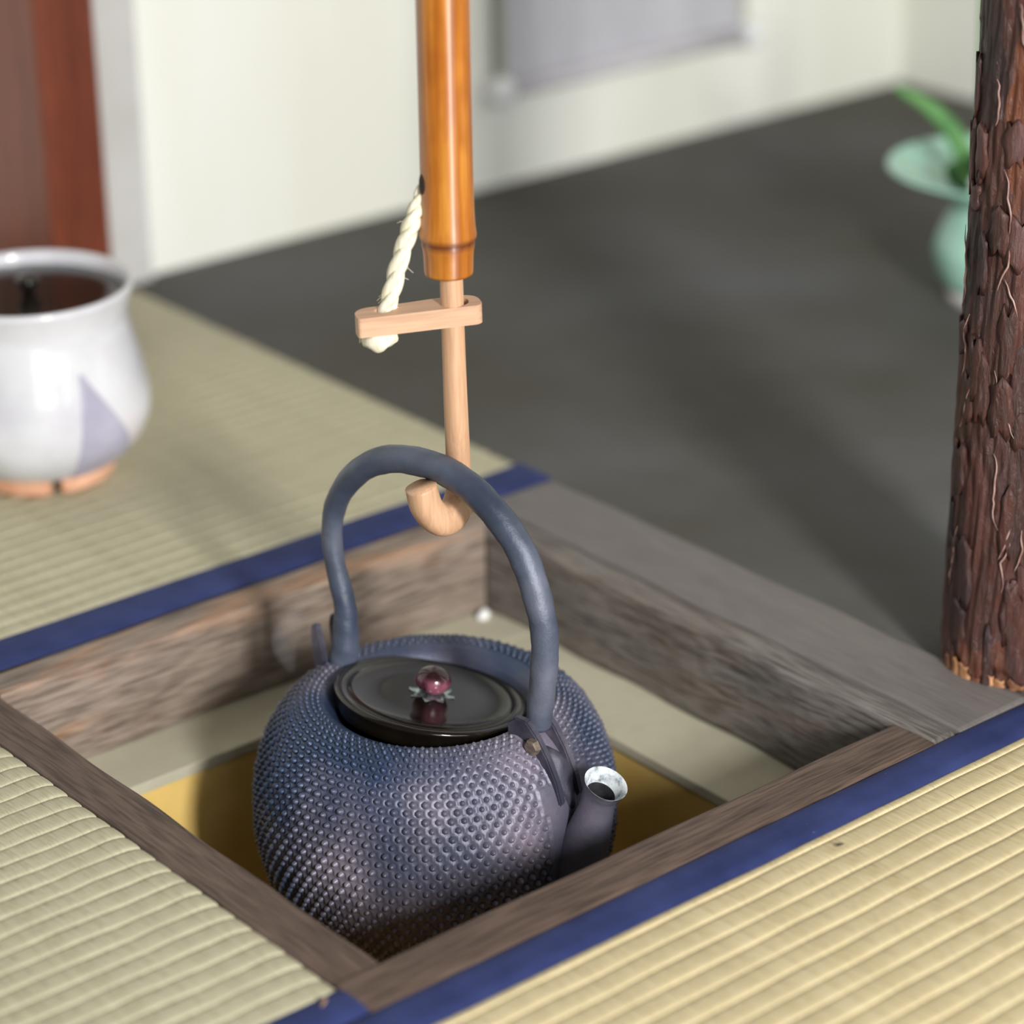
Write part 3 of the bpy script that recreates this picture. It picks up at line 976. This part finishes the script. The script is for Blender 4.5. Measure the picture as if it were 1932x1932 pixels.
def leaf(name, pts, w, mat):
    P = smooth_path([tuple(Vector(p) - VP - Vector((0, 0, 0.098))) for p in pts], 8)
    V, F = [], []
    n = len(P)
    side = np.array((RIGHT.x, RIGHT.y, 0.0))
    for i, p in enumerate(P):
        q = i / (n - 1)
        ww = w * (0.35 + 0.65 * math.sin(math.pi * min(1, 0.2 + q * 0.8))) if q < 0.97 else w * 0.06
        t = P[min(i + 1, n - 1)] - P[max(i - 1, 0)]
        t /= np.linalg.norm(t)
        view = np.array((FWD.x, FWD.y, FWD.z))
        s_ = np.cross(t, view); s_ /= np.linalg.norm(s_)
        nv = np.cross(s_, t)
        for j, up in ((-1, 0.0012), (0, -0.0008), (1, 0.0012)):
            V.append(p + s_ * ww * j * 0.5 + nv * up)
        for j, up in ((1, 0.0018), (0, 0.0002), (-1, 0.0018)):
            V.append(p + s_ * ww * j * 0.5 + nv * up)
    for i in range(n - 1):
        for j in range(6):
            a, b = i * 6 + j, i * 6 + (j + 1) % 6
            F.append((a, b, b + 6, a + 6))
    F.append(tuple(range(5, -1, -1)))
    F.append(tuple((n - 1) * 6 + j for j in range(6)))
    return obj(name, (V, F), mat, sprig)
D0 = 2.27
leaf('leaf', [at(1842, 345, D0), at(1826, 305, D0 - 0.01), at(1796, 245, D0 - 0.02), at(1752, 200, D0 - 0.03), at(1688, 163, D0 - 0.045)], 0.0165, M['leaf'])
leaf('leaf', [at(1850, 345, D0), at(1856, 240, D0), at(1857, 120, D0), at(1856, -60, D0)], 0.010, M['leaf'])
leaf('leaf', [at(1830, 352, D0), at(1812, 335, D0 - 0.02), at(1800, 318, D0 - 0.035), at(1796, 308, D0 - 0.04)], 0.020, M['leaf_dark'])
leaf('leaf', [at(1835, 354, D0), at(1822, 340, D0 - 0.03), at(1812, 336, D0 - 0.05)], 0.022, M['leaf_dark'])
leaf('leaf', [at(1846, 352, D0), at(1846, 318, D0 - 0.02), at(1850, 285, D0 - 0.03)], 0.022, M['leaf_dark'])
V, F = lathe([(0.0002, 0.0), (0.006, 0.003), (0.0075, 0.008), (0.0055, 0.013), (0.0002, 0.016)], 16)
off = at(1845, 355, D0 - 0.05) - VP - Vector((0, 0, 0.098))
obj('flower_bud', ([(x + off.x, y + off.y, z + off.z - 0.004) for x, y, z in V], F), M['bud'], sprig)

# ------------------------------------------------------------------ hanging scroll on the back wall
M['scroll'] = simple('lavender_scroll_cloth', srgb(176, 176, 184), srgb(192, 192, 200), 8, 0.8, stretch=(3, 1, 0.5), bstr=0.05)
M['scroll_edge_shade'] = simple('grey_green_edge_shade', srgb(150, 152, 136), srgb(168, 170, 152), 20, 0.8)  # grey-green tone paints a shadow line along the scroll sides
M['roller'] = simple('grey_roller', srgb(188, 186, 192), srgb(204, 202, 208), 20, 0.4)
scroll = thing('hanging_scroll', 'pale lavender hanging scroll with white roller knobs on the back wall', 'scroll', (0.886, WALL_Y - 0.0155, 0.097))
obj('scroll_cloth', box(-0.158, 0.158, 0.004, 0.0065, 0.0, 1.5), M['scroll'], scroll, False)
obj('edge_shade_strip', box(-0.1685, -0.1582, 0.0040, 0.0068, 0.0, 1.5), M['scroll_edge_shade'], scroll, False)
obj('edge_shade_strip', box(0.1582, 0.1685, 0.0040, 0.0068, 0.0, 1.5), M['scroll_edge_shade'], scroll, False)
V, F = lathe([(0.0002, -0.158), (0.009, -0.158), (0.009, 0.158), (0.0002, 0.158)], 24)
obj('roller', ([(z, x, y) for x, y, z in V], F), M['roller'], scroll)
V, F = lathe([(0.0002, 0.157), (0.0095, 0.157), (0.0135, 0.161), (0.0148, 0.170), (0.0142, 0.179), (0.0002, 0.182)], 24)
for s_ in (-1, 1):
    k_ = obj('roller_knob', ([(z * s_, x, y) for x, y, z in V], F), M['white'], scroll)
    k_['label'] = 'white roller end knob'

# ------------------------------------------------------------------ red pillar
M['pillar'] = wood('red_brown_lacquered_wood', (srgb(88, 38, 24), srgb(120, 56, 36), srgb(136, 70, 46)), 'z', 4, 0.42, 0.1, streak=srgb(146, 66, 26))
pl = bevel_box('wooden_pillar', (-0.055, 0.0, -0.06, 0.06, 0.0, 2.398), M['pillar'], None, 0.006, 3)
pl.location = (0.2010, 0.745, 0.0005)
tag(pl, 'reddish brown squared wooden pillar behind the white jar', 'pillar')

# ------------------------------------------------------------------ log post with bark
PC = Vector((0.3150, -0.1850, -0.003))
PRAD = 0.0420
post = thing('log_post', 'rough reddish log post with peeling bark at the hearth corner', 'post', PC)
def bark_mesh():
    nth = 220
    zs = list(np.linspace(0.0, 0.56, 420)) + list(np.linspace(0.60, 2.40, 30))
    th = np.arange(nth) * 2 * math.pi / nth
    r = np.random.default_rng(5)
    ns = 80
    su = r.uniform(0, 2 * math.pi, ns); sz = r.uniform(-0.03, 0.62, ns)
    hgt = r.uniform(0, 1, ns); tone = r.uniform(0, 1, ns)
    V, C = [], []
    wz = 0.20
    for z in zs:
        rad = PRAD * (1 + 0.06 * math.exp(-z / 0.05)) + 0.0 * z
        off = np.zeros(nth); ton = np.zeros(nth); edge = np.zeros(nth)
        if z < 0.6:
            zj = z + 0.006 * np.sin(5 * th + z * 60) + 0.004 * np.sin(11 * th - z * 130)
            tj = th + 0.05 * np.sin(z * 70 + 3 * th) + 0.03 * np.sin(z * 190)
            du = (tj[:, None] - su[None, :] + math.pi) % (2 * math.pi) - math.pi
            dd = (du * PRAD) ** 2 + ((zj[:, None] - sz[None, :]) * wz) ** 2
            o = np.argpartition(dd, 2, axis=1)[:, :2]
            d2 = np.sqrt(np.take_along_axis(dd, o, 1))
            sw = d2[:, 0] > d2[:, 1]
            i1 = np.where(sw, o[:, 1], o[:, 0]); F1 = d2.min(1); F2 = d2.max(1)
            e = np.clip((F2 - F1) / 0.0011, 0, 1)
            off = (hgt[i1] - 0.5) * 0.0016 * e
            off += 0.0005 * np.sin(22 * th + z * 30 + 4 * np.sin(z * 40)) + 0.0004 * np.sin(47 * th - z * 50)
            ton = tone[i1]
            edge = 1 - e
            # bark gone at the very foot, facing the hearth
            gone = np.clip(1 - z / (0.012 + 0.006 * np.sin(9 * th)), 0, 1) 
            off -= 0.003 * np.clip(gone * 3, 0, 1)
        rr = rad + off
        V.append(np.stack([rr * np.cos(th), rr * np.sin(th), np.full(nth, z)], 1))
        C.append(np.stack([ton, edge, hgt[i1] if z < 0.6 else ton, np.ones(nth)], 1))
    n = len(zs)
    idx = np.arange(nth); nx = (idx + 1) % nth
    F = np.concatenate([np.stack([i * nth + idx, i * nth + nx, (i + 1) * nth + nx, (i + 1) * nth + idx], 1) for i in range(n - 1)])
    me = mesh('trunk', np.concatenate(V).tolist(), F.tolist())
    ca = me.color_attributes.new('bark', 'FLOAT_COLOR', 'POINT')
    ca.data.foreach_set('color', np.concatenate(C).astype(np.float32).ravel())
    return me
def bark_mat(name='bark', attr=True):
    m, nt, p = newmat(name, 0.36, 0, 0.5)
    f = noise(nt, coords(nt, (60, 60, 8)), 2.2, 6, 0.65)
    big = noise(nt, coords(nt, (14, 14, 6)), 1.6, 3)
    base = ramp(nt, big, [(0.30, srgb(42, 34, 38)), (0.45, srgb(66, 40, 36)), (0.56, srgb(84, 48, 40)), (0.70, srgb(102, 72, 70))])
    if attr:
        at_ = nt.nodes.new('ShaderNodeVertexColor'); at_.layer_name = 'bark'
        sp = nt.nodes.new('ShaderNodeSeparateColor')
        nt.links.new(at_.outputs['Color'], sp.inputs[0])
        tone = ramp(nt, sp.outputs[0], [(0.0, srgb(38, 30, 34)), (0.3, srgb(62, 42, 40)), (0.62, srgb(88, 46, 36)), (0.86, srgb(104, 66, 60)), (1.0, srgb(128, 70, 34))])
        base = mix(nt, 0.55, base, tone)
        base = mix(nt, ramp(nt, sp.outputs[1], [(0.45, (0, 0, 0)), (1.0, (0.4, 0.4, 0.4))]), base, srgb(34, 24, 24))
    c = mix(nt, ramp(nt, f, [(0.3, (0.65, 0.65, 0.65)), (0.55, (0, 0, 0))]), base, srgb(44, 28, 26))
    sc_ = noise(nt, coords(nt, (90, 90, 26)), 3.0, 6, 0.7, 0.8)
    c = mix(nt, ramp(nt, sc_, [(0.58, (0, 0, 0)), (0.72, (0.7, 0.7, 0.7))]), c, srgb(118, 96, 96))
    nt.links.new(c, p.inputs['Base Color'])
    ad = nt.nodes.new('ShaderNodeMath'); ad.operation = 'ADD'
    nt.links.new(f, ad.inputs[0]); nt.links.new(sc_, ad.inputs[1])
    bump(nt, p, ad.outputs[0], 0.8, 0.0022)
    return m
M['bark'] = bark_mat()
M['flake'] = bark_mat('bark_flake_material', False)
M['fibre'] = simple('pale_bark_edge', srgb(130, 96, 88), srgb(176, 146, 138), 90, 0.5)
M['rawwood'] = simple('raw_orange_wood', srgb(120, 78, 50), srgb(196, 146, 104), 160, 0.6, stretch=(1, 1, 0.4))
M['rawwood_dark'] = simple('raw_brown_wood', srgb(84, 52, 38), srgb(140, 96, 68), 160, 0.6)
link('trunk', bark_mesh(), M['bark'], post)
camp = math.atan2(CAM_POS.y - PC.y, CAM_POS.x - PC.x)
# torn bark edges
for k in range(22):
    a = camp + random.uniform(-0.9, 1.35) * -1
    z = random.uniform(0.02, 0.40)
    pts = []
    da, dz = random.uniform(-0.05, 0.05), random.choice((-1, 1)) * 0.0045
    for i in range(random.randint(6, 14)):
        rr = PRAD + 0.0010 + 0.0010 * random.random()
        pts.append((rr * math.cos(a), rr * math.sin(a), z))
        da += random.uniform(-0.05, 0.05)
        da *= 0.8
        a += da
        z += dz * random.uniform(0.6, 1.3)
    pts = [p for p in pts if 0.004 < p[2]]
    if len(pts) > 3:
        P = smooth_path(pts, 3)
        obj('torn_bark_edge', tube(P, [0.00055 * math.sin(math.pi * (i + 1) / (len(P) + 1)) + 0.00012 for i in range(len(P))], 5), M['fibre'], post)
def flake(name, a, z, w, h, lift, mat, base=PRAD):
    nu, nv = 5, 7
    V, F = [], []
    ph = random.uniform(0, 6)
    for lay in (0, 1):
        for j in range(nv):
            q = j / (nv - 1)
            for i in range(nu):
                p_ = i / (nu - 1)
                ww = w * (0.55 + 0.45 * math.sin(math.pi * (0.15 + 0.7 * q))) * (1 + 0.18 * math.sin(9 * q + ph))
                aa = a + (p_ - 0.5) * ww / base
                rr = base + lift * (0.3 + 0.7 * q ** 2) + 0.0008 + (0.0008 if lay else -0.0012) - 0.0009 * (abs(2 * p_ - 1) ** 3)
                V.append((rr * math.cos(aa), rr * math.sin(aa), z + (q - 0.5) * h + 0.12 * h * math.sin(7 * p_ + ph)))
    n = nu * nv
    for j in range(nv - 1):
        for i in range(nu - 1):
            c = j * nu + i
            F.append((c + n, c + n + 1, c + n + nu + 1, c + n + nu))
            F.append((c, c + nu, c + nu + 1, c + 1))
    bd = [i for i in range(nu)] + [j * nu + nu - 1 for j in range(1, nv)] + [(nv - 1) * nu + i for i in range(nu - 2, -1, -1)] + [j * nu for j in range(nv - 2, 0, -1)]
    for i in range(len(bd)):
        p0, p1 = bd[i], bd[(i + 1) % len(bd)]
        F.append((p0, p1, p1 + n, p0 + n))
    return obj(name, (V, F), mat, post)
for k in range(44):
    flake('bark_flake', camp - random.uniform(-0.9, 1.4), random.uniform(0.02, 0.42), random.uniform(0.006, 0.015), random.uniform(0.014, 0.045), random.uniform(0.0, 0.0016), M['flake'])
for k in range(10):
    a = camp - 1.05 + k * 0.19 + random.uniform(-0.04, 0.04)
    flake('raw_wood_chip', a, random.uniform(0.003, 0.0085), random.uniform(0.006, 0.0115), random.uniform(0.007, 0.015), random.uniform(0.0, 0.0012), M['rawwood'] if k % 3 else M['rawwood_dark'], PRAD - 0.0005)

# ------------------------------------------------------------------ tiny bits on the mats, and the wisp of steam
M['husk'] = simple('dark_husk', srgb(52, 44, 36), srgb(84, 72, 56), 200, 0.7)
M['splinter'] = simple('brown_splinter', srgb(120, 92, 76), srgb(160, 128, 106), 200, 0.7)
def sliver(name, a, b, w, mat, label, z):
    a, b = Vector(a), Vector(b)
    mid = (a + b) / 2
    P = smooth_path([tuple(a - mid), (0, 0, w * 0.3), tuple(b - mid)], 5)
    o = obj(name, tube(P, [w * math.sin(math.pi * (i + 0.6) / (len(P) + 0.2)) for i in range(len(P))], 7, flat=0.5), mat)
    o.location = (mid.x, mid.y, z)
    return tag(o, label, 'debris')
def onfloor(px, py):
    d = ray(px, py)
    return CAM_POS + d * (-CAM_POS.z / d.z)
sliver('seed_husk', onfloor(1577, 1600), onfloor(1592, 1595), 0.0010, M['husk'], 'tiny dark husk lying on the golden front mat', 0.0012)
sliver('wood_splinter', onfloor(606, 1908), onfloor(618, 1888), 0.0012, M['splinter'], 'small brown splinter on the blue border at the front corner', 0.0024)

def steam_mat():
    m = bpy.data.materials.new('thin_steam')
    m.use_nodes = True
    nt = m.node_tree
    nt.nodes.clear()
    out = nt.nodes.new('ShaderNodeOutputMaterial')
    tr_ = nt.nodes.new('ShaderNodeBsdfTransparent')
    df = nt.nodes.new('ShaderNodeBsdfTranslucent')
    df.inputs['Color'].default_value = (0.8, 0.82, 0.9, 1)
    d2 = nt.nodes.new('ShaderNodeBsdfDiffuse')
    d2.inputs['Color'].default_value = (0.8, 0.82, 0.9, 1)
    ad = nt.nodes.new('ShaderNodeMixShader')
    nt.links.new(df.outputs[0], ad.inputs[1]); nt.links.new(d2.outputs[0], ad.inputs[2])
    mx = nt.nodes.new('ShaderNodeMixShader')
    f = noise(nt, coords(nt), 40, 3)
    fr = ramp(nt, f, [(0.35, (0.02, 0.02, 0.02)), (0.7, (0.06, 0.06, 0.06))])
    nt.links.new(fr, mx.inputs[0])
    nt.links.new(tr_.outputs[0], mx.inputs[1]); nt.links.new(ad.outputs[0], mx.inputs[2])
    nt.links.new(mx.outputs[0], out.inputs[0])
    return m
M['steam'] = steam_mat()
sd = 1.70
wis = smooth_path([tuple(at(552, 1268, sd)), tuple(at(538, 1225, sd)), tuple(at(545, 1188, sd)), tuple(at(572, 1150, sd + 0.01))], 8)
sorg = Vector(wis[0])
wis = [Vector(w) - sorg for w in wis]
so = obj('steam_wisp', tube(wis, [0.002 + 0.007 * math.sin(math.pi * i / len(wis)) for i in range(len(wis))], 12, caps=False), M['steam'])
so.location = sorg
tag(so, 'faint wisp of steam beside the kettle\'s left shoulder', 'steam')
